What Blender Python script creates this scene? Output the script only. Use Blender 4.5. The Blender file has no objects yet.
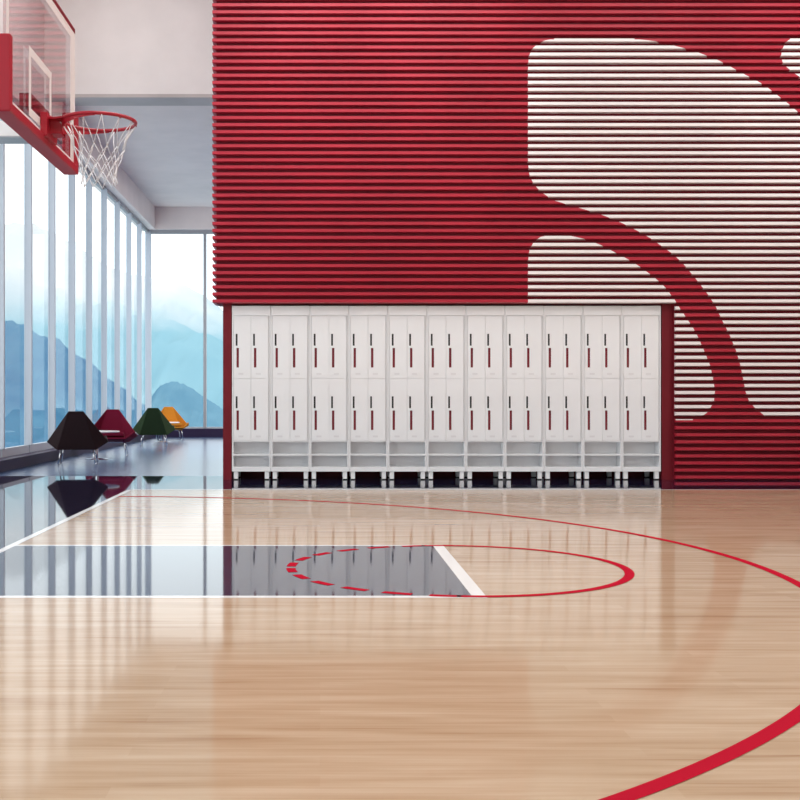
import bpy, bmesh, math, random
from mathutils import Vector, Matrix, noise
random.seed(7)
C = bpy.context.scene.collection
H, F, CX, CY = 1.028, 1119.0, 320.0, 400.0
def WX(px, d): return (px - CX) * d / F          # world X of something seen at column px, d metres away
def WZ(py, d): return H + (CY - py) * d / F

# ------------------------------------------------------------------ materials
def mat(name, col, rough=0.5, metal=0.0, spec=0.5, coat=0.0):
    m = bpy.data.materials.new(name); m.use_nodes = True
    b = m.node_tree.nodes['Principled BSDF']
    b.inputs['Base Color'].default_value = (*col, 1)
    b.inputs['Roughness'].default_value = rough
    b.inputs['Metallic'].default_value = metal
    b.inputs['Specular IOR Level'].default_value = spec
    b.inputs['Coat Weight'].default_value = coat
    return m
def nd(m, t, **kw):
    n = m.node_tree.nodes.new(t)
    for k, v in kw.items(): setattr(n, k, v)
    return n
def lk(m, a, b): m.node_tree.links.new(a, b)
def bsdf(m): return m.node_tree.nodes['Principled BSDF']
def noise_mix(m, c1, c2, scale=(1, 1, 1), ns=4, detail=4, lo=0.35, hi=0.65):
    tc = nd(m, 'ShaderNodeTexCoord'); mp = nd(m, 'ShaderNodeMapping'); mp.inputs['Scale'].default_value = scale
    n = nd(m, 'ShaderNodeTexNoise'); n.inputs['Scale'].default_value = ns; n.inputs['Detail'].default_value = detail
    r = nd(m, 'ShaderNodeValToRGB'); r.color_ramp.elements[0].position = lo; r.color_ramp.elements[1].position = hi
    r.color_ramp.elements[0].color = (*c1, 1); r.color_ramp.elements[1].color = (*c2, 1)
    lk(m, tc.outputs['Object'], mp.inputs['Vector']); lk(m, mp.outputs[0], n.inputs['Vector']); lk(m, n.outputs['Fac'], r.inputs['Fac'])
    return tc, r
def paint(name, c, rough, var=0.06, **kw):
    m = mat(name, c, rough, **kw)
    tc, r = noise_mix(m, tuple(v * (1 - var) for v in c), tuple(min(1, v * (1 + var)) for v in c), ns=1.5)
    lk(m, r.outputs[0], bsdf(m).inputs['Base Color']); return m

RED = paint('red_cladding_paint', (0.44, 0.013, 0.036), 0.36)
REDD = paint('red_recess_shade_paint', (0.14, 0.004, 0.012), 0.6, spec=0.2)  # slat red darkened, the shade between slats put into the colour
WHT = paint('white_cladding_paint', (0.92, 0.86, 0.86), 0.42, 0.02)
REDC = paint('red_column_paint', (0.17, 0.006, 0.015), 0.5, spec=0.3)
REDP = paint('red_padding_vinyl', (0.42, 0.010, 0.028), 0.4)
REDM = paint('red_powder_coated_steel', (0.44, 0.010, 0.028), 0.32)
REDDK = paint('dark_red_steel', (0.20, 0.01, 0.02), 0.4)
PLAS = paint('white_plaster', (0.85, 0.82, 0.81), 0.8, 0.03)
CEIL = paint('grey_ceiling_plaster', (0.84, 0.74, 0.71), 0.85, 0.03)
GREY = paint('grey_aluminium', (0.36, 0.36, 0.38), 0.45, 0.03)
MULL = paint('pale_mullion_coating', (0.50, 0.55, 0.62), 0.5, 0.02)
LOCK = paint('white_locker_enamel', (0.89, 0.90, 0.92), 0.35, 0.02)
LOCKP = paint('pale_grey_plate', (0.80, 0.80, 0.82), 0.4, 0.02)
BLK = mat('black_slot', (0.012, 0.014, 0.016), 0.5)
PULL = mat('burgundy_pull', (0.30, 0.015, 0.035), 0.4)
DARK = paint('dark_plinth_lacquer', (0.032, 0.023, 0.060), 0.5, spec=0.15)
CHROME = mat('chrome', (0.75, 0.77, 0.8), 0.12, 1.0)
TOPW = mat('white_table_laminate', (0.82, 0.82, 0.84), 0.25)
ROPE = paint('white_net_cord', (0.92, 0.91, 0.93), 0.7, 0.03)
LINE = mat('white_line_paint', (0.86, 0.85, 0.84), 0.12)
GLNE = mat('white_glass_print', (0.93, 0.91, 0.90), 0.35)
def fabric(name, c):
    m = mat(name, c, 0.9, spec=0.2)
    tc, r = noise_mix(m, tuple(v * 0.85 for v in c), tuple(v * 1.15 for v in c), ns=120, detail=2)
    lk(m, r.outputs[0], bsdf(m).inputs['Base Color']); return m
def ior(m, v): bsdf(m).inputs['IOR'].default_value = v
def redline():
    m = mat('red_line_paint', (0.43, 0.012, 0.030), 0.6, spec=0.0); return m
RLINE = redline()
KEY = mat('charcoal_court_paint', (0.032, 0.04, 0.075), 0.05, spec=0.33)
BORD = mat('midnight_gloss_floor', (0.012, 0.012, 0.035), 0.03); ior(BORD, 2.3)
def lounge():
    m = mat('blue_grey_resin_floor', (0.10, 0.13, 0.19), 0.2)
    tc, r = noise_mix(m, (0.045, 0.09, 0.20), (0.06, 0.11, 0.22), ns=0.8)
    lk(m, r.outputs[0], bsdf(m).inputs['Base Color']); return m
LNG = lounge()
def wood():
    m = mat('maple_court_boards', (0.6, 0.42, 0.28), 0.08, spec=0.10)
    tc = nd(m, 'ShaderNodeTexCoord')
    br = nd(m, 'ShaderNodeTexBrick'); br.offset = 0.37; br.inputs['Scale'].default_value = 1.0
    br.inputs['Brick Width'].default_value = 1.5; br.inputs['Row Height'].default_value = 0.085
    br.inputs['Mortar Size'].default_value = 0.0006; br.inputs['Mortar Smooth'].default_value = 1.0
    br.inputs['Color1'].default_value = (0.0, 0.0, 0.0, 1); br.inputs['Color2'].default_value = (1, 1, 1, 1)
    br.inputs['Mortar'].default_value = (0.35, 0.35, 0.35, 1); br.inputs['Bias'].default_value = 0.0
    lk(m, tc.outputs['Object'], br.inputs['Vector'])
    def streak(sc, ns, det, dist=0.0):
        mp = nd(m, 'ShaderNodeMapping'); mp.inputs['Scale'].default_value = sc
        n = nd(m, 'ShaderNodeTexNoise'); n.inputs['Scale'].default_value = ns; n.inputs['Detail'].default_value = det
        n.inputs['Distortion'].default_value = dist
        lk(m, tc.outputs['Object'], mp.inputs['Vector']); lk(m, mp.outputs[0], n.inputs['Vector']); return n.outputs['Fac']
    s1 = streak((0.9, 9, 1), 1.6, 6, 0.4); s2 = streak((0.5, 26, 1), 2.2, 8, 0.6); s3 = streak((0.25, 0.6, 1), 1.0, 2)
    def mth(op, a, b):
        n = nd(m, 'ShaderNodeMath', operation=op)
        for i, v in enumerate((a, b)):
            if isinstance(v, (int, float)): n.inputs[i].default_value = v
            else: lk(m, v, n.inputs[i])
        return n.outputs[0]
    v = mth('ADD', mth('MULTIPLY', s1, 0.5), mth('MULTIPLY', s2, 0.3))
    v = mth('ADD', v, mth('MULTIPLY', s3, 0.2))
    v = mth('ADD', v, mth('MULTIPLY', mth('SUBTRACT', br.outputs['Color'], 0.5), 0.10))
    r = nd(m, 'ShaderNodeValToRGB'); e = r.color_ramp.elements
    e[0].position = 0.30; e[0].color = (0.34, 0.20, 0.115, 1)
    e[1].position = 0.70; e[1].color = (0.58, 0.45, 0.325, 1)
    x = e.new(0.42); x.color = (0.45, 0.31, 0.195, 1)
    x = e.new(0.54); x.color = (0.51, 0.37, 0.25, 1)
    lk(m, v, r.inputs['Fac']); lk(m, r.outputs[0], bsdf(m).inputs['Base Color'])
    return m
WOOD = wood()
def glass(name, tint, ior=1.5, boost=1.0):
    m = bpy.data.materials.new(name); m.use_nodes = True
    nt = m.node_tree; nt.nodes.remove(nt.nodes['Principled BSDF']); out = nt.nodes['Material Output']
    t = nd(m, 'ShaderNodeBsdfTransparent'); t.inputs['Color'].default_value = (*tint, 1)
    g = nd(m, 'ShaderNodeBsdfGlossy'); g.inputs['Roughness'].default_value = 0.02
    fr = nd(m, 'ShaderNodeFresnel'); fr.inputs['IOR'].default_value = ior
    mu = nd(m, 'ShaderNodeMath', operation='MULTIPLY'); mu.inputs[1].default_value = boost; mu.use_clamp = True
    mx = nd(m, 'ShaderNodeMixShader')
    lk(m, fr.outputs[0], mu.inputs[0]); lk(m, mu.outputs[0], mx.inputs[0]); lk(m, t.outputs[0], mx.inputs[1]); lk(m, g.outputs[0], mx.inputs[2])
    lk(m, mx.outputs[0], out.inputs['Surface']); return m
WGL = glass('window_glass', (0.97, 0.99, 0.995), 1.3, 0.15)
BGL = glass('backboard_glass', (0.99, 0.95, 0.95), 1.5, 0.33)

# ------------------------------------------------------------------ mesh helpers
class MB:
    def __init__(s): s.v = []; s.f = []; s.mi = []; s.sm = []
    def face(s, pts, mi=0, smooth=False):
        b = len(s.v); s.v += [tuple(p) for p in pts]; s.f.append(tuple(range(b, b + len(pts)))); s.mi.append(mi); s.sm.append(smooth)
    def box(s, x0, x1, y0, y1, z0, z1, mi=0):
        p = [(x, y, z) for z in (z0, z1) for y in (y0, y1) for x in (x0, x1)]
        b = len(s.v); s.v += p
        for q in ((0, 2, 3, 1), (4, 5, 7, 6), (0, 1, 5, 4), (2, 6, 7, 3), (0, 4, 6, 2), (1, 3, 7, 5)):
            s.f.append(tuple(b + i for i in q)); s.mi.append(mi); s.sm.append(False)
    def tube(s, pts, r, n=8, mi=0, closed=False, r2=None):
        pts = [Vector(p) for p in pts]; N = len(pts); b = len(s.v); prev = None
        for i, p in enumerate(pts):
            if closed: t = pts[(i + 1) % N] - pts[i - 1]
            else: t = pts[min(i + 1, N - 1)] - pts[max(i - 1, 0)]
            t.normalize()
            if prev is None:
                u = t.cross(Vector((0, 0, 1)))
                if u.length < 1e-3: u = t.cross(Vector((1, 0, 0)))
            else: u = prev - t * prev.dot(t)
            u.normalize(); prev = u; w = t.cross(u)
            rr = r if r2 is None else r + (r2 - r) * i / (N - 1)
            for k in range(n):
                a = 2 * math.pi * k / n; s.v.append(tuple(p + (u * math.cos(a) + w * math.sin(a)) * rr))
        for i in range(N if closed else N - 1):
            for k in range(n):
                j = (i + 1) % N; l = (k + 1) % n
                s.f.append((b + i * n + k, b + i * n + l, b + j * n + l, b + j * n + k)); s.mi.append(mi); s.sm.append(True)
        if not closed:
            s.f.append(tuple(b + k for k in reversed(range(n)))); s.mi.append(mi); s.sm.append(False)
            s.f.append(tuple(b + (N - 1) * n + k for k in range(n))); s.mi.append(mi); s.sm.append(False)
    def lathe(s, prof, n=32, c=(0, 0, 0), mi=0):
        b = len(s.v)
        for r, z in prof:
            for k in range(n):
                a = 2 * math.pi * k / n; s.v.append((c[0] + r * math.cos(a), c[1] + r * math.sin(a), c[2] + z))
        for i in range(len(prof) - 1):
            for k in range(n):
                l = (k + 1) % n
                s.f.append((b + i * n + k, b + i * n + l, b + (i + 1) * n + l, b + (i + 1) * n + k)); s.mi.append(mi); s.sm.append(False)
    def prism(s, poly, axis, a, bb, mi=0):      # poly in the two other axes, extruded between a and bb
        def P(p, t):
            if axis == 'x': return (t, p[0], p[1])
            if axis == 'y': return (p[0], t, p[1])
            return (p[0], p[1], t)
        n = len(poly); b = len(s.v)
        s.v += [P(p, a) for p in poly] + [P(p, bb) for p in poly]
        s.f.append(tuple(b + i for i in range(n))); s.f.append(tuple(b + n + i for i in reversed(range(n)))); s.mi += [mi, mi]; s.sm += [False, False]
        for i in range(n):
            j = (i + 1) % n; s.f.append((b + i, b + j, b + n + j, b + n + i)); s.mi.append(mi); s.sm.append(False)
    def build(s, name, mats, parent=None, bevel=0, loc=None, fix=True, kind=None):
        me = bpy.data.meshes.new(name); me.from_pydata(s.v, [], s.f)
        if not isinstance(mats, (list, tuple)): mats = [mats]
        for m in mats: me.materials.append(m)
        for p, mi, sm in zip(me.polygons, s.mi, s.sm): p.material_index = mi; p.use_smooth = sm
        if fix:
            bm = bmesh.new(); bm.from_mesh(me); bmesh.ops.remove_doubles(bm, verts=bm.verts, dist=1e-5)
            bmesh.ops.recalc_face_normals(bm, faces=bm.faces); bm.to_mesh(me); bm.free()
        o = bpy.data.objects.new(name, me); C.objects.link(o)
        if parent: o.parent = parent
        if loc: o.location = loc
        if bevel:
            md = o.modifiers.new('bevel', 'BEVEL'); md.width = bevel; md.segments = 2; md.limit_method = 'ANGLE'
        if kind: o['kind'] = kind
        return o
def tag(o, label, cat, group=None):
    o['label'] = label; o['category'] = cat
    if group: o['group'] = group
    return o
def thing(name, label, cat, loc=(0, 0, 0), rz=0, group=None):
    o = bpy.data.objects.new(name, None); C.objects.link(o); o.location = loc; o.rotation_euler = (0, 0, rz)
    o.empty_display_size = 0.1
    return tag(o, label, cat, group)
def dup(root, loc, rz=0, label=None):
    def cp(o, par):
        c = o.copy(); C.objects.link(c)
        if par: c.parent = par
        for ch in list(kids.get(o.name, [])): cp(ch, c)
        return c
    kids = {}
    for o in list(C.objects):
        if o.parent: kids.setdefault(o.parent.name, []).append(o)
    r = cp(root, None); r.location = loc; r.rotation_euler = (0, 0, rz)
    if label: r['label'] = label
    return r
def struct(mb, name, m, **kw): return mb.build(name, m, kind='structure', **kw)

# ------------------------------------------------------------------ floor with its court markings (one surface)
XR, YF = 9.5, 31.3
XB = -2.147                      # inner edge of the baseline
fl = MB()
FM = [WOOD, BORD, LNG, KEY, LINE, RLINE]
YW, YL = 12.78, 15.13
def slab(x0, x1, y0, y1, z, mi): fl.face([(x0, y0, z), (x1, y0, z), (x1, y1, z), (x0, y1, z)], mi)
slab(XB, XR, -6, YW, 0, 0)
slab(-5.2, XB, -6, YL, 0, 1); slab(XB, XR, YW, YL, 0, 1)
slab(-5.2, XR, YL, YF, 0, 2)
fl.box(-5.2, XR, -6, YF, -0.25, -0.01, 2)
def arc(cx, cy, r0, r1, a0, a1, z, mi, n):
    for i in range(n):
        a, b = a0 + (a1 - a0) * i / n, a0 + (a1 - a0) * (i + 1) / n
        fl.face([(cx + r0 * math.cos(a), cy + r0 * math.sin(a), z), (cx + r1 * math.cos(a), cy + r1 * math.sin(a), z),
                 (cx + r1 * math.cos(b), cy + r1 * math.sin(b), z), (cx + r0 * math.cos(b), cy + r0 * math.sin(b), z)], mi)
K0, K1, KX = 5.81, 7.93, 0.795
slab(XB, KX, K0 + 0.06, K1 - 0.05, 0.0008, 3)                       # painted key
slab(XB, KX + 0.075, K0, K0 + 0.06, 0.0012, 4); slab(XB, KX + 0.075, K1 - 0.05, K1, 0.0012, 4)
slab(KX, KX + 0.075, K0, K1, 0.0013, 4)                             # free throw line
slab(XB - 0.055, XB, -6, YW + 0.04, 0.0012, 4)                      # baseline
slab(XB - 0.055, XR, YW, YW + 0.07, 0.0012, 4)                      # sideline
R = math.radians
fcx, fcy = 0.842, 6.87
arc(fcx, fcy, 0.992, 1.049, R(-97), R(97), 0.0018, 5, 96)
for s in (1, -1):
    for k in range(6):
        c = 180 + s * (6.5 + 14.6 * k); arc(fcx, fcy, 0.992, 1.049, R(c - 4.6), R(c + 4.6), 0.0018, 5, 8)
th = math.acos((XB + 2.356) / 5.063)
arc(-2.356, 6.863, 5.034, 5.094, -th, th, 0.0016, 5, 200)            # three point arc
floor = fl.build('floor', FM, fix=False, kind='structure')

# ------------------------------------------------------------------ shell
DF = 14.3                       # slat fronts
PIT = 0.0901; DEP = 0.050
b = MB(); b.box(-1.2475, XR, 14.8, 20, 2.262, 9); b.box(-1.325, XR, DF + DEP + 0.003, 14.8, 2.262, 9)
struct(b, 'wall_upper_block', REDC)
b = MB()
b.box(WX(223, 14.42), WX(231.5, 14.42), 14.42, 20, 0, 2.262)
b.box(WX(661.8, 14.42), 4.543, 14.42, 20, 0, 2.262)
b.box(4.543, XR, DF + DEP + 0.003, 20, 0, 2.262)
b.box(WX(231.5, 14.42), WX(661.8, 14.42), 15.05, 20, 0, 2.262)
struct(b, 'wall_back', REDC)
b = MB(); b.box(-5.2, -1.33, 19.5, 19.8, 6.36, 9); struct(b, 'wall_bulkhead', PLAS)
b = MB(); b.box(-5.2, -1.33, 19.5, 20.05, 6.30, 6.36); struct(b, 'trim_1', paint('warm_grey_beam', (0.52, 0.48, 0.47), 0.8))
b = MB(); b.box(-5.2, XR, 20.0, YF, 6.36, 6.6); b.box(-5.2, -1.33, 19.8, 20.0, 6.36, 6.6); struct(b, 'ceiling_lounge', CEIL)
b = MB(); b.box(-1.5, XR, 31.0, YF, 0, 6.36); struct(b, 'wall_far', PLAS)
b = MB(); b.box(XR, XR + 0.2, 20, YF, 0, 6.6); struct(b, 'wall_lounge_right', PLAS)
b = MB(); b.box(-5.2, XR, -6, 19.8, 9, 9.2); struct(b, 'ceiling', PLAS)
b = MB(); b.box(XR, XR + 0.2, -6, 20, 0, 9.2); struct(b, 'wall_right', PLAS)
b = MB(); b.box(-5.2, XR, -6.2, -6, 0, 9.2); struct(b, 'wall_front', PLAS)
XW, ZS, ZT = -4.80, 0.296, 5.69
b = MB(); b.box(XW - 0.2, XW + 0.0, -6, 19.5, ZT, 9); struct(b, 'wall_left', PLAS)
b = MB(); b.box(XW - 0.2, -4.56, 19.8, YF, ZT + 0.06, 6.36); b.box(-4.56, -1.52, 30.9, YF, ZT + 0.06, 6.36); struct(b, 'trim_2', CEIL)
b = MB(); b.box(XW, -4.175, 16, 16.4, 4.80, 5.02); struct(b, 'trim_3', PLAS)
b = MB(); b.box(XW, -4.165, 15.98, 16.4, 4.78, 4.80); struct(b, 'trim_4', GREY)
# plinth under the windows
b = MB(); b.box(XW - 0.1, -4.504, -6, 30.8, 0, 0.17); struct(b, 'baseboard_left', DARK, bevel=0.006)
b = MB(); b.box(-4.5, -1.52, 30.8, 31.0, 0, 0.24); struct(b, 'baseboard_back', DARK, bevel=0.006)
# windows, one bay each
def bay(name, n, x0, y0, x1, y1):
    m = MB(); g = MB()
    if x0 == x1:
        m.box(XW - 0.02, XW + 0.10, y0 - 0.03, y0 + 0.03, ZS, ZT)
        m.box(XW - 0.02, XW + 0.06, y0 + 0.03, y1 - 0.03, 0.17, ZS)
        m.box(XW - 0.02, XW + 0.05, y0 + 0.03, y1 - 0.03, ZT - 0.03, ZT + 0.06, 1)
        g.box(XW + 0.005, XW + 0.013, y0 + 0.03, y1 - 0.03, ZS, ZT - 0.03)
    else:
        yy = 31.08
        m.box(x1 - 0.04, x1 + 0.04, yy - 0.06, yy + 0.06, 0.24, ZT + 0.06, 1)
        m.box(x0, x1 - 0.04, yy - 0.05, yy + 0.05, 0.20, 0.28)
        m.box(x0, x1 - 0.04, yy - 0.05, yy + 0.05, ZT - 0.05, ZT + 0.06, 1)
        g.box(x0 + 0.04, x1 - 0.04, yy - 0.004, yy + 0.004, 0.28, ZT - 0.05)
    w = m.build('window_%d' % n, [MULL, GREY], kind='structure')
    g.build('window_pane', WGL, w)
n = 1; y = 31.06
while y > 0.5:
    bay('l', n, XW, y - 1.6, XW, y) ; y -= 1.6; n += 1
XM = WX(205, 31.08)
bay('b', n, XW + 0.1, 0, XM, 0); bay('b', n + 1, XM, 0, -1.55, 0)
b = MB(); b.box(XW - 0.05, XW + 0.11, 31.04, 31.14, 0.2, ZT + 0.06); struct(b, 'trim_5', MULL)

# ------------------------------------------------------------------ slatted cladding with the white graphic
def P2(l): return [(WX(x, DF), WZ(y, DF)) for x, y in l]
SH = [P2([(528,66),(529,56),(532,49),(538,43.5),(546,40),(556,38.7),(632,38.7),(655,41),(680,47),(700,53),(719,60.5),(733,68),(746,75),(758.7,81.7),(769,88.5),
          (778.5,96),(787.6,103),(796.5,110.6),(806,120),(822,138),(838,160),(852,186),(864,215),(872,245),(878,280),(882,320),(884,419.5),(775,419.5),(763.6,415),(755,408),
          (749,401),(745.7,392),(743.5,380.6),(740.6,366),(736,350.5),(729.5,334.7),(723,322),(716,307),(708,294.5),(699.5,283.5),(691,273),(682.6,263),(672.5,253.8),(661,245.6),
          (650,238),(637,230.6),(622,223),(605,216),(590,211),(567.5,204.6),(553,200),(541,192),(533.5,184),(529.5,175),(528,163)]),
      P2([(528,262),(529.5,250),(533.5,242),(541,236.5),(552,234.8),(568,235.2),(585,239),(601,245),(614,251.8),(627.5,259),(639,266),(650,274),(657.5,280),(665.5,287.5),(674.5,299.5),
          (681.7,311),(693,327.5),(699,339),(704.7,352),(710,365),(713,378),(715,390.7),(714,401),(709,411),(702,416.5),(692,420),(528,420)]),
      P2([(792,37.5),(786,42),(782.3,49),(781,56),(782.5,62),(786.5,67),(792,71.5),(799,76.5),(812,86),(828,100),(846,120),(862,143),(875,170),(886,200),(896,37.5)])]
def crossings(z):
    xs = []
    for poly in SH:
        for i in range(len(poly)):
            (x0, z0), (x1, z1) = poly[i], poly[(i + 1) % len(poly)]
            if (z0 <= z) != (z1 <= z): xs.append(x0 + (z - z0) / (z1 - z0) * (x1 - x0))
    return sorted(xs)
ZK = WZ(302.3, DF)              # lower edge of the slat just above the lockers
def cladding(name, x0, x1, k0, k1, wrap):
    m = MB(); yb = DF + DEP; U, FH = 0.010, 0.038
    for k in range(k0, k1):
        z = ZK + k * PIT
        rows = [(z - U, 0.0), (z, DEP)] + [(z + FH * i / 3, DEP) for i in (1, 2, 3)]
        def xl(o): return x0 - (o if wrap else 0)
        for (za, oa), (zb, ob) in zip(rows, rows[1:]):
            ca, cb = crossings(za), crossings(zb)
            if len(ca) != len(cb):
                ca = cb = crossings((za + zb) / 2)
            def cl(c, o): return [xl(o)] + [min(max(x, xl(o)), x1) for x in c] + [x1]
            A, B = cl(ca, oa), cl(cb, ob)
            for i in range(len(A) - 1):
                if A[i + 1] - A[i] < 1e-5 and B[i + 1] - B[i] < 1e-5: continue
                m.face([(A[i], yb - oa, za), (A[i + 1], yb - oa, za), (B[i + 1], yb - ob, zb), (B[i], yb - ob, zb)], 1 if i % 2 else 0)
            if wrap: m.face([(xl(oa), 14.8, za), (xl(oa), yb - oa, za), (xl(ob), yb - ob, zb), (xl(ob), 14.8, zb)], 0)
        zt = z + FH; zn = z + PIT - U
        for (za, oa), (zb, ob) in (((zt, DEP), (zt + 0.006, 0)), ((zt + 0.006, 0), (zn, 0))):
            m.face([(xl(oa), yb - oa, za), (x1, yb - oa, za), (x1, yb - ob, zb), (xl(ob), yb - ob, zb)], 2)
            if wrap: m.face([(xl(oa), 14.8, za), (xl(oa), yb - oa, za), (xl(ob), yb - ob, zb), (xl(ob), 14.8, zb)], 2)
        if not wrap:
            cc = crossings(z + 0.02); inside = sum(1 for c in cc if c < x0 + 0.01) % 2
            m.face([(x0, yb, z - U), (x0, yb - DEP, z), (x0, yb - DEP, zt), (x0, yb, zt + 0.006)], 1 if inside else 0)
    return m.build(name, [RED, WHT, REDD], fix=False, kind='structure')
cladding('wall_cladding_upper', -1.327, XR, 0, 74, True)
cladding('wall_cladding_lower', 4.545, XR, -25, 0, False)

# ------------------------------------------------------------------ lockers
XL0 = -1.133; UW = (WX(661.4, 14.4) - XL0) / 11; DL = 14.41
def holed(m, x0, x1, z0, z1, holes, y0, y1, mi=0):
    xs = sorted({x0, x1, *[h[0] for h in holes], *[h[1] for h in holes]}); zs = sorted({z0, z1, *[h[2] for h in holes], *[h[3] for h in holes]})
    for a, c in zip(xs, xs[1:]):
        for d, e in zip(zs, zs[1:]):
            mx, mz = (a + c) / 2, (d + e) / 2
            if not any(h[0] < mx < h[1] and h[2] < mz < h[3] for h in holes): m.face([(a, y0, d), (c, y0, d), (c, y0, e), (a, y0, e)], mi)
    for h in holes + [(x0, x1, z0, z1)]:
        a, c, d, e = h
        for p, q in (((a, d), (c, d)), ((c, d), (c, e)), ((c, e), (a, e)), ((a, e), (a, d))):
            m.face([(p[0], y0, p[1]), (q[0], y0, q[1]), (q[0], y1, q[1]), (p[0], y1, p[1])], mi)
def pocket(m, a, c, d, e, y0, y1):
    m.box(a - 0.004, c + 0.004, y1, y1 + 0.004, d - 0.004, e + 0.004)
    for x in (a - 0.004, c): m.box(x, x + 0.004, y0, y1, d - 0.004, e + 0.004)
    for z in (d - 0.004, e): m.box(a, c, y0, y1, z, z + 0.004)
W = UW - 0.004
lk0 = thing('locker', 'x', 'locker', (XL0, DL, 0), 0, 'white lockers in the red niche')
m = MB(); z0, z1 = 0.107, 2.24
m.box(0, 0.018, 0.0, 0.5, z0, z1); m.box(W - 0.018, W, 0.0, 0.5, z0, z1)
m.box(0.018, W - 0.018, 0.0, 0.5, z1 - 0.125, z1); m.box(0.018, W - 0.018, 0.0, 0.5, z0, 0.166)
m.box(0.018, W - 0.018, 0.20, 0.22, 0.166, 0.487); m.box(0.018, W - 0.018, 0.0, 0.48, 0.487, 0.500)
m.box(0.018, W - 0.018, 0.03, 0.48, 0.500, z1 - 0.125)
m.build('body', LOCK, lk0, bevel=0.002)
m = MB(); m.box(0.018, W - 0.018, 0.0, 0.198, 0.312, 0.330); m.build('shelf', LOCK, lk0)
for dx in (0.022, 0.246):
    for r0 in (0.503, 1.308):
        xe = 0.221 if dx < 0.1 else 0.224
        d = MB(); zz = r0 + 0.802
        rx = (0.036, 0.067, r0 + 0.139, r0 + 0.390)
        bx = (0.026, 0.049, r0 + 0.420, r0 + 0.572)
        holed(d, 0.0, xe, r0, zz, [bx, rx], -0.004, 0.016)
        door = d.build('door', LOCK, lk0, loc=(dx, 0, 0), fix=True)
        p = MB(); pocket(p, *bx, -0.001, 0.018); p.build('vent_slot', BLK, door)
        p = MB(); pocket(p, *rx, -0.001, 0.024); p.build('handle_recess', PULL, door)
        p = MB(); p.box(0.060, 0.125, -0.006, -0.0035, r0 + 0.045, r0 + 0.068); p.build('number_plate', LOCKP, door)
for fx in (0.022, W - 0.022 - 0.055):
    for fy in (0.01, 0.42):
        m = MB(); m.box(fx, fx + 0.055, fy, fy + 0.055, 0.012, z0); f_ = m.build('foot', LOCK, lk0, bevel=0.002)
        m = MB(); m.box(fx + 0.004, fx + 0.051, fy + 0.004, fy + 0.051, 0, 0.012); m.build('foot_pad', BLK, f_)
ordn = ['second', 'third', 'fourth', 'fifth', 'sixth', 'seventh', 'eighth', 'ninth', 'tenth']
lk0['label'] = 'white four-door locker against the left red post, first of the row'
for i in range(1, 11):
    if i == 10: l = 'white four-door locker against the right red post, last of the row'
    elif i == 5: l = 'white four-door locker in the middle of the row, sixth from either end'
    elif i < 5: l = 'white four-door locker in the red niche, %s from the left end' % ordn[i - 1]
    else: l = 'white four-door locker in the red niche, %s from the right end' % ordn[9 - i]
    dup(lk0, (XL0 + i * UW, DL, 0), 0, l)

# ------------------------------------------------------------------ basketball backboard, hoop, stand
YN, YFAR, XF = 6.01, 7.70, -1.689        # near and far side, front of glass
ZB, ZTOP = 2.58, 3.547
SO = Vector((-3.1, 6.87, 0))
hoop = thing('basketball_hoop', 'basketball hoop with red rim, white net and red padded glass backboard', 'basketball hoop', SO)
bb = None
def part(m, name, mt, **kw):                # shapes are written in world coordinates, stored relative to the foot of the post
    o = m.build(name, mt, bb or hoop, **kw)
    for v in o.data.vertices: v.co -= SO
    return o
g = MB(); g.box(XF - 0.015, XF, YN + 0.005, YFAR - 0.012, ZB + 0.03, ZTOP); bb = part(g, 'backboard', BGL)
g = MB(); e = 0.0015
def rline(y0, y1, z0, z1): g.box(XF + 0.0005, XF + 0.002, y0, y1, z0, z1)
rline(YFAR - 0.13, YFAR - 0.015, ZB + 0.06, ZTOP - 0.06); rline(YN + 0.01, YN + 0.06, ZB + 0.06, ZTOP - 0.06)
rline(YN + 0.01, YFAR - 0.015, ZTOP - 0.06, ZTOP)
rline(YN + 0.06, YFAR - 0.13, ZB + 0.05, ZB + 0.085)
part(g, 'border_line', GLNE)
g = MB()
ty0, ty1, tz0, tz1 = 6.49, 7.03, 2.68, 3.085
rline(ty0, ty0 + 0.045, tz0, tz1); rline(ty1 - 0.045, ty1, tz0, tz1); rline(ty0 + 0.045, ty1 - 0.045, tz1 - 0.05, tz1); rline(ty0 + 0.045, ty1 - 0.045, tz0, tz0 + 0.05)
part(g, 'target_square', GLNE)
g = MB(); xb, xf = -1.768, -1.664; w = 0.055
prof = [(YN, ZB), (YFAR + 0.02, ZB), (YFAR + 0.02, 3.0), (YFAR + 0.02 - w, 3.0), (YFAR + 0.02 - w, ZB + w), (YN + w, ZB + w), (YN + w, 3.0), (YN, 3.0)]
for q in ([0, 1, 4, 5], [1, 2, 3, 4], [0, 5, 6, 7]):
    pp = [prof[i] for i in q]
    for x in (xb, xf): g.face([(x, *p) for p in pp])
for i in range(8):
    j = (i + 1) % 8; g.face([(xb, *prof[i]), (xf, *prof[i]), (xf, *prof[j]), (xb, *prof[j])])
part(g, 'padding', REDP, bevel=0.008)
g = MB(); g.box(XF - 0.02, XF + 0.004, YN, YFAR, ZTOP, ZTOP + 0.03); part(g, 'top_rail', REDDK)
g = MB(); g.box(XF - 0.02, XF + 0.003, YFAR - 0.014, YFAR, 3.0, ZTOP); part(g, 'side_rail', GLNE)
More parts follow.
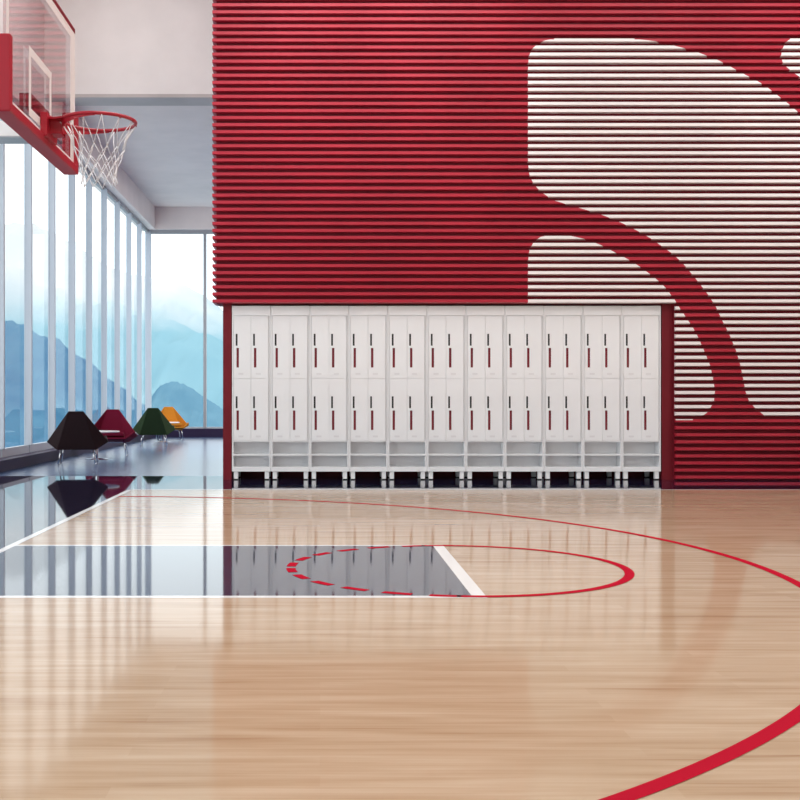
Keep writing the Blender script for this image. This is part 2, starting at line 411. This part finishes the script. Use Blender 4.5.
# arm and post beyond the left edge of the view
bb = None
spart = part
g = MB(); g.tube([(-1.77, 6.87, 2.80), (-3.1, 6.87, 2.80)], 0.035, 16); spart(g, 'arm', REDDK)
g = MB(); g.box(-1.774, -1.706, 6.6, 7.14, 2.76, 2.84); spart(g, 'mounting_bar', REDDK)
g = MB(); g.box(-3.17, -3.03, 6.80, 6.94, 0.03, 2.9); spart(g, 'post', REDDK, bevel=0.01)
g = MB(); g.box(-3.6, -2.7, 6.45, 7.29, 0.0, 0.08); spart(g, 'base', REDDK, bevel=0.01)
# hoop
RC_ = (-1.357, 6.87, 2.735); RR = 0.222
hp = None
def hpart(m, name, mt, **kw):
    o = m.build(name, mt, hp or hoop, **kw)
    if hp is None: o.location = Vector(RC_) - SO
    return o
g = MB(); g.tube([(RR * math.cos(2 * math.pi * i / 64), RR * math.sin(2 * math.pi * i / 64), 0) for i in range(64)], 0.011, 10, closed=True)
hp = hpart(g, 'rim', REDM)
g = MB(); xw = XF - RC_[0]              # local x of the glass
g.box(xw + 0.0035, xw + 0.045, -0.13, 0.13, -0.115, 0.03); hpart(g, 'base_plate', REDM, bevel=0.004)
g = MB()
for s in (-1, 1): g.box(xw + 0.03, -RR + 0.004, s * 0.055 - 0.004, s * 0.055 + 0.004, -0.085, 0.0)
g.box(xw + 0.03, -RR + 0.01, -0.06, 0.06, -0.01, 0.0); g.box(xw + 0.03, -RR, -0.055, 0.055, -0.085, -0.077)
g.box(xw + 0.03, -RR, -0.055, 0.055, -0.045, -0.038)
hpart(g, 'neck', REDM)
g = MB()                                    # apron under the rim, tallest at the neck
N = 28; a0, a1 = R(85), R(275)
def ht(a):
    t = abs(a - math.pi) / R(95); return 0.010 + 0.060 * max(0.0, 1 - t) ** 1.3
for i in range(N):
    p = []
    for a in (a0 + (a1 - a0) * i / N, a0 + (a1 - a0) * (i + 1) / N):
        p.append([(r * math.cos(a), r * math.sin(a), z) for r, z in ((RR - 0.003, -0.004), (RR + 0.003, -0.004), (RR + 0.003, -0.004 - ht(a)), (RR - 0.003, -0.004 - ht(a)))])
    for j in range(4):
        g.face([p[0][j], p[1][j], p[1][(j + 1) % 4], p[0][(j + 1) % 4]])
# top gussets from the base plate out to the rim
for s in (-1, 1):
    poly = [(xw + 0.03, s * 0.06), (xw + 0.03, s * 0.09), (RR * math.cos(R(180 - 38)) , s * RR * math.sin(R(38))), (RR * math.cos(R(180 - 15)), s * RR * math.sin(R(15)))]
    g.prism(poly, 'z', -0.006, 0.004)
hpart(g, 'apron', REDM)
hk = MB()
for i in range(12):
    a = 2 * math.pi * (i + 0.5) / 12
    hk.tube([((RR + 0.006 * math.sin(t)) * math.cos(a + 0.03 * math.cos(t)), (RR + 0.006 * math.sin(t)) * math.sin(a + 0.03 * math.cos(t)), -0.008 - 0.008 * abs(math.sin(t))) for t in [math.pi * k / 6 for k in range(7)]], 0.0022, 6)
hpart(hk, 'net_hooks', REDM)
nt = MB()
rows = [(0.0, 0.222, -0.012), (0.5, 0.150, -0.17), (0.0, 0.128, -0.225), (0.5, 0.112, -0.28), (0.0, 0.104, -0.335), (0.5, 0.112, -0.385)]
def npt(row, i):
    off, r, z = rows[row]; a = 2 * math.pi * (i + 0.5 + off) / 12
    rn = 1 + 0.05 * math.sin(i * 2.3 + row); return Vector((r * rn * math.cos(a), r * rn * math.sin(a), z + 0.006 * math.sin(i * 3.1 + row * 2)))
for row in range(len(rows) - 1):
    for i in range(12):
        p0 = npt(row, i)
        for j in ((i, i - 1) if rows[row][0] == 0.0 else (i, i + 1)):
            p1 = npt(row + 1, j); mid = (p0 + p1) / 2 + Vector((-p0.x, -p0.y, 0)) * (0.06 if row == 0 else 0.0)
            nt.tube([p0, mid, p1], 0.0027, 6)
net = nt.build('net', ROPE, hoop, loc=Vector(RC_) - SO); net['label'] = 'white cord net'

# ------------------------------------------------------------------ lounge chairs and tables
def make_chair(label, m, x, y, rz):
    t = thing('lounge_chair', label, 'chair', (x, y, 0), rz, 'faceted lounge chairs by the window')
    T = (0.115, -0.36, 0.85); Wg = (0.475, -0.05, 0.37); B = (0.30, -0.24, 0.25); Fb = (0.28, 0.38, 0.33); Ar = (0.43, 0.20, 0.45)
    outer = lambda s: [(s * T[0], T[1], T[2]), (s * Wg[0], Wg[1], Wg[2]), (s * B[0], B[1], B[2]), (s * Fb[0], Fb[1], Fb[2]), (s * Ar[0], Ar[1], Ar[2])]
    L, Rr = outer(-1), outer(1)
    bm = bmesh.new()
    V = [bm.verts.new(p) for p in L + Rr]      # 0 T 1 W 2 B 3 F 4 A ; +5 right
    for f in ((0, 5, 7, 2), (0, 2, 1), (5, 6, 7), (1, 2, 3), (1, 3, 4), (6, 8, 7), (6, 9, 8), (2, 7, 8, 3)): bm.faces.new([V[i] for i in f])
    bmesh.ops.recalc_face_normals(bm, faces=bm.faces)
    me = bpy.data.meshes.new('shell'); bm.to_mesh(me); bm.free(); me.materials.append(m)
    o = bpy.data.objects.new('shell', me); C.objects.link(o); o.parent = t
    md = o.modifiers.new('thick', 'SOLIDIFY'); md.thickness = 0.035; md.offset = 0
    md = o.modifiers.new('bevel', 'BEVEL'); md.width = 0.010; md.segments = 2; md.limit_method = 'ANGLE'
    c = MB(); c.prism([(-0.24, -0.20), (0.24, -0.20), (0.255, 0.36), (-0.255, 0.36)], 'z', 0.0, 0.075)
    cu = c.build('seat_cushion', m, t, bevel=0.02)
    for v in cu.data.vertices: v.co.z += 0.30 + 0.12 * (v.co.y + 0.2)
    for sx in (-1, 1):
        for sy in (-1, 1):
            g = MB(); top = (sx * 0.24, 0.24 if sy > 0 else -0.17, 0.30 if sy > 0 else 0.27); bot = (sx * 0.29, 0.27 if sy > 0 else -0.25, 0.010)
            g.tube([top, bot], 0.010, 8); g.build('leg', CHROME, t)
        g = MB(); g.tube([(sx * 0.29, -0.25, 0.010), (sx * 0.29, 0.27, 0.010)], 0.009, 8); g.build('runner', CHROME, t)
    g = MB(); g.tube([(-0.245, -0.17, 0.245), (0.245, -0.17, 0.245)], 0.009, 8); g.build('stretcher', CHROME, t)
    return t
def at(px, d): return WX(px, d), d
make_chair('dark brown lounge chair, nearest of the row, seen from behind', fabric('dark_brown_fabric', (0.022, 0.011, 0.013)), *at(78, 17.95), R(7))
make_chair('crimson lounge chair facing the dark brown chair across a white table', fabric('crimson_fabric', (0.165, 0.006, 0.03)), *at(111.3, 20.75), R(186))
make_chair('dark green lounge chair seen from behind, left of the yellow chair', fabric('dark_green_fabric', (0.024, 0.045, 0.018)), *at(154, 25.4), R(5))
make_chair('orange-yellow lounge chair farthest along the window row', fabric('amber_fabric', (0.62, 0.24, 0.025)), *at(170.5, 28.9), R(196))
def make_table(label, x, y):
    t = thing('side_table', label, 'table', (x, y, 0), 0, 'small round tables between the lounge chairs')
    g = MB(); g.lathe([(0, 0.465), (0.37, 0.465), (0.39, 0.472), (0.39, 0.485), (0.38, 0.49), (0, 0.49)], 48); g.build('table_top', TOPW, t)
    g = MB(); g.lathe([(0.0, 0.02), (0.022, 0.02), (0.022, 0.465), (0, 0.465)], 20); g.build('stem', CHROME, t)
    g = MB(); g.lathe([(0, 0), (0.20, 0), (0.20, 0.008), (0.03, 0.022), (0, 0.022)], 36); g.build('base', CHROME, t)
make_table('round white side table between the dark brown and crimson chairs', *at(97, 19.45))
make_table('round white side table between the dark green and yellow chairs', *at(163.5, 27.3))

# ------------------------------------------------------------------ mountains outside
def terrain_mat(name, cols, zs=None, rough=1.0, ns=0.02):
    m = mat(name, cols[0], rough, spec=0.0)  # distance haze is mixed into these bluish base colours
    tc, r = noise_mix(m, cols[0], cols[1], ns=ns, detail=8, lo=0.35, hi=0.65)
    src = r.outputs[0]
    if zs:                                  # snow above a broken snow line, spread further for a haze fade to white
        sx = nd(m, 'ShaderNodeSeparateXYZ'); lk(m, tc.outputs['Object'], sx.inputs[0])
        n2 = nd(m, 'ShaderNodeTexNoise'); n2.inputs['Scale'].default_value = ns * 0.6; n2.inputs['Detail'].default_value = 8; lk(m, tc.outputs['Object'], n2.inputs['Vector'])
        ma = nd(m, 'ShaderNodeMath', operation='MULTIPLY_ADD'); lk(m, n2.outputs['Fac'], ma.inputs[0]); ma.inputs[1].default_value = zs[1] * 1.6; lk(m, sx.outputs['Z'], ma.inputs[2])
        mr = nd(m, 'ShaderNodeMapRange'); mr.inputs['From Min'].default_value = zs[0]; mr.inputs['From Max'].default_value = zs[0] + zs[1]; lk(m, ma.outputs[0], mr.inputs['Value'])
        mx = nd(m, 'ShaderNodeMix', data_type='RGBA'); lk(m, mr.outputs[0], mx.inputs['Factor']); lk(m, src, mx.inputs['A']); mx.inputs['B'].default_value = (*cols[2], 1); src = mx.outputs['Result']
    lk(m, src, bsdf(m).inputs['Base Color']); return m
def mountain(name, label, D, ridge, depth, m, amp, zbase):
    vs, fs = [], []; nx, ny = 110, 26
    p0, p1 = ridge[0][0], ridge[-1][0]
    def ry(px):
        for (a, ya), (b_, yb_) in zip(ridge, ridge[1:]):
            if a <= px <= b_:
                t = (px - a) / (b_ - a); t = t * t * (3 - 2 * t) * 0.5 + t * 0.5; return ya + (yb_ - ya) * t
        return ridge[-1][1]
    for j in range(ny + 1):
        v = j / ny * 2 - 1                  # -1 near foot, 0 ridge, 1 far foot
        for i in range(nx + 1):
            px = p0 + (p1 - p0) * i / nx; x = WX(px, D); zr = WZ(ry(px), D); y_ = D + v * depth
            f = (1 - abs(v)) ** 0.85
            n_ = noise.fractal(Vector((x, y_, 0)) * (6.0 / depth), 0.9, 2.0, 6)
            n3 = noise.fractal(Vector((x * 3, y_, 5)) * (9.0 / depth), 0.8, 2.0, 5)
            z = zbase + (zr - zbase) * f + amp * (n_ * (1 - f) * 1.6 + n3 * 0.35)
            vs.append((x, y_, z))
    for j in range(ny):
        for i in range(nx):
            a = j * (nx + 1) + i; fs.append((a, a + 1, a + nx + 2, a + nx + 1))
    me = bpy.data.meshes.new(name); me.from_pydata(vs, [], fs); me.materials.append(m)
    for p in me.polygons: p.use_smooth = True
    o = bpy.data.objects.new(name, me); C.objects.link(o); return tag(o, label, 'mountain', 'hazy mountains outside the windows')
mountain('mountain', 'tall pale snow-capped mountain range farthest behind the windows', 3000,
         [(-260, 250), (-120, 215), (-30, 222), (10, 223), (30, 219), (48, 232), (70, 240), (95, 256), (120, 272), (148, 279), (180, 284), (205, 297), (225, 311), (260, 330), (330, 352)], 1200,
         terrain_mat('hazed_snowy_rock', [(0.20, 0.37, 0.45), (0.24, 0.41, 0.48), (0.61, 0.635, 0.65)], (290, 170), ns=0.004), 50, -60)
mountain('mountain', 'haze-blue wooded mountain slope falling to the right behind the left windows', 900,
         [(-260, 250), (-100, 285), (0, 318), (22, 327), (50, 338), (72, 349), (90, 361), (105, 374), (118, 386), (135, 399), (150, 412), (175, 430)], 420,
         terrain_mat('haze_blue_forest', [(0.05, 0.145, 0.26), (0.085, 0.205, 0.315)], ns=0.02), 14, -60)
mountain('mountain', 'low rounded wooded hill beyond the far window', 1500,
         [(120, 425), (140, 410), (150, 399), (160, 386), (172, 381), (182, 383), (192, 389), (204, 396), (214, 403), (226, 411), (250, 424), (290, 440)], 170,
         terrain_mat('haze_teal_forest', [(0.11, 0.235, 0.33), (0.14, 0.275, 0.365)], ns=0.02), 7, -60)
b = MB(); b.face([(-6000, 60, -62), (3000, 60, -62), (3000, 7000, -62), (-6000, 7000, -62)])
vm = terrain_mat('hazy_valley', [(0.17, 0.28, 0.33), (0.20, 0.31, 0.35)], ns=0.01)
b.build('ground_valley', vm, kind='structure')

# ------------------------------------------------------------------ light
w = bpy.data.worlds.new('world'); bpy.context.scene.world = w; w.use_nodes = True
nt_ = w.node_tree; bg = nt_.nodes['Background']; tc = nt_.nodes.new('ShaderNodeTexCoord'); sp = nt_.nodes.new('ShaderNodeSeparateXYZ')
cr = nt_.nodes.new('ShaderNodeValToRGB'); cr.color_ramp.elements[0].position = 0.0; cr.color_ramp.elements[0].color = (0.80, 0.92, 0.98, 1)
cr.color_ramp.elements[1].position = 0.25; cr.color_ramp.elements[1].color = (1, 1, 1, 1)
nt_.links.new(tc.outputs['Generated'], sp.inputs[0]); nt_.links.new(sp.outputs['Z'], cr.inputs['Fac']); nt_.links.new(cr.outputs[0], bg.inputs['Color'])
bg.inputs['Strength'].default_value = 1.75
def added_fill_panel(x, y, sx, sy, power, z=9.0):  # unseen panels added to brighten the hall, bulkhead and lounge
    t = thing('added_fill_panel', 'added unseen fill light panel, square and grey-framed, under the ceiling', 'light', (x, y, z), 0, 'added ceiling fill panels')
    g = MB()
    g.box(-sx / 2 - 0.04, sx / 2 + 0.04, -sy / 2 - 0.04, sy / 2 + 0.04, -0.06, 0); g.build('housing', GREY, t)
    l = bpy.data.lights.new('fill_lamp', 'AREA'); l.shape = 'RECTANGLE'; l.size = sx; l.size_y = sy; l.energy = power; l.color = (1, 0.975, 0.95)
    o = bpy.data.objects.new('fill_lamp', l); C.objects.link(o); o.parent = t; o.location = (0, 0, -0.08)
for x in (-1.0, 2.5, 6.5):
    for y, p in ((2.0, 108), (7.0, 108), (11.8, 78)): added_fill_panel(x, y, 2.0, 2.0, p)
added_fill_panel(-3.1, 16.6, 2.0, 2.0, 92)
for x in (0.6, 3.6): added_fill_panel(x, 25.0, 2.0, 2.0, 330, 6.36)
def spot(x, y, z, tx, ty, tz, power, ang=70):
    l = bpy.data.lights.new('wall_spot', 'SPOT'); l.energy = power; l.spot_size = R(ang); l.spot_blend = 0.9; l.shadow_soft_size = 0.08
    o = bpy.data.objects.new('wall_spot', l); C.objects.link(o); o.location = (x, y, z)
    o.rotation_euler = (Vector((tx, ty, tz)) - Vector((x, y, z))).to_track_quat('-Z', 'Y').to_euler()
for x in (-0.9, 0.35, 1.6, 6.4, 7.6, 8.8): spot(x, 11.0, 8.85, x, 14.3, 5.35, 300, 38)

# ------------------------------------------------------------------ camera
cd = bpy.data.cameras.new('camera'); cam = bpy.data.objects.new('camera', cd); C.objects.link(cam)
cam.location = (0, 0, H); cam.rotation_euler = (math.pi / 2, 0, 0)
cd.sensor_width = 36; cd.lens = 36 * F / 800; cd.shift_x = 0.1; cd.shift_y = 0; cd.clip_end = 10000; cd.clip_start = 0.05
sc = bpy.context.scene; sc.camera = cam
sc.view_settings.view_transform = 'Standard'; sc.view_settings.look = 'None'; sc.view_settings.gamma = 1; sc.view_settings.use_curve_mapping = False
sc.view_settings.exposure = 0.12
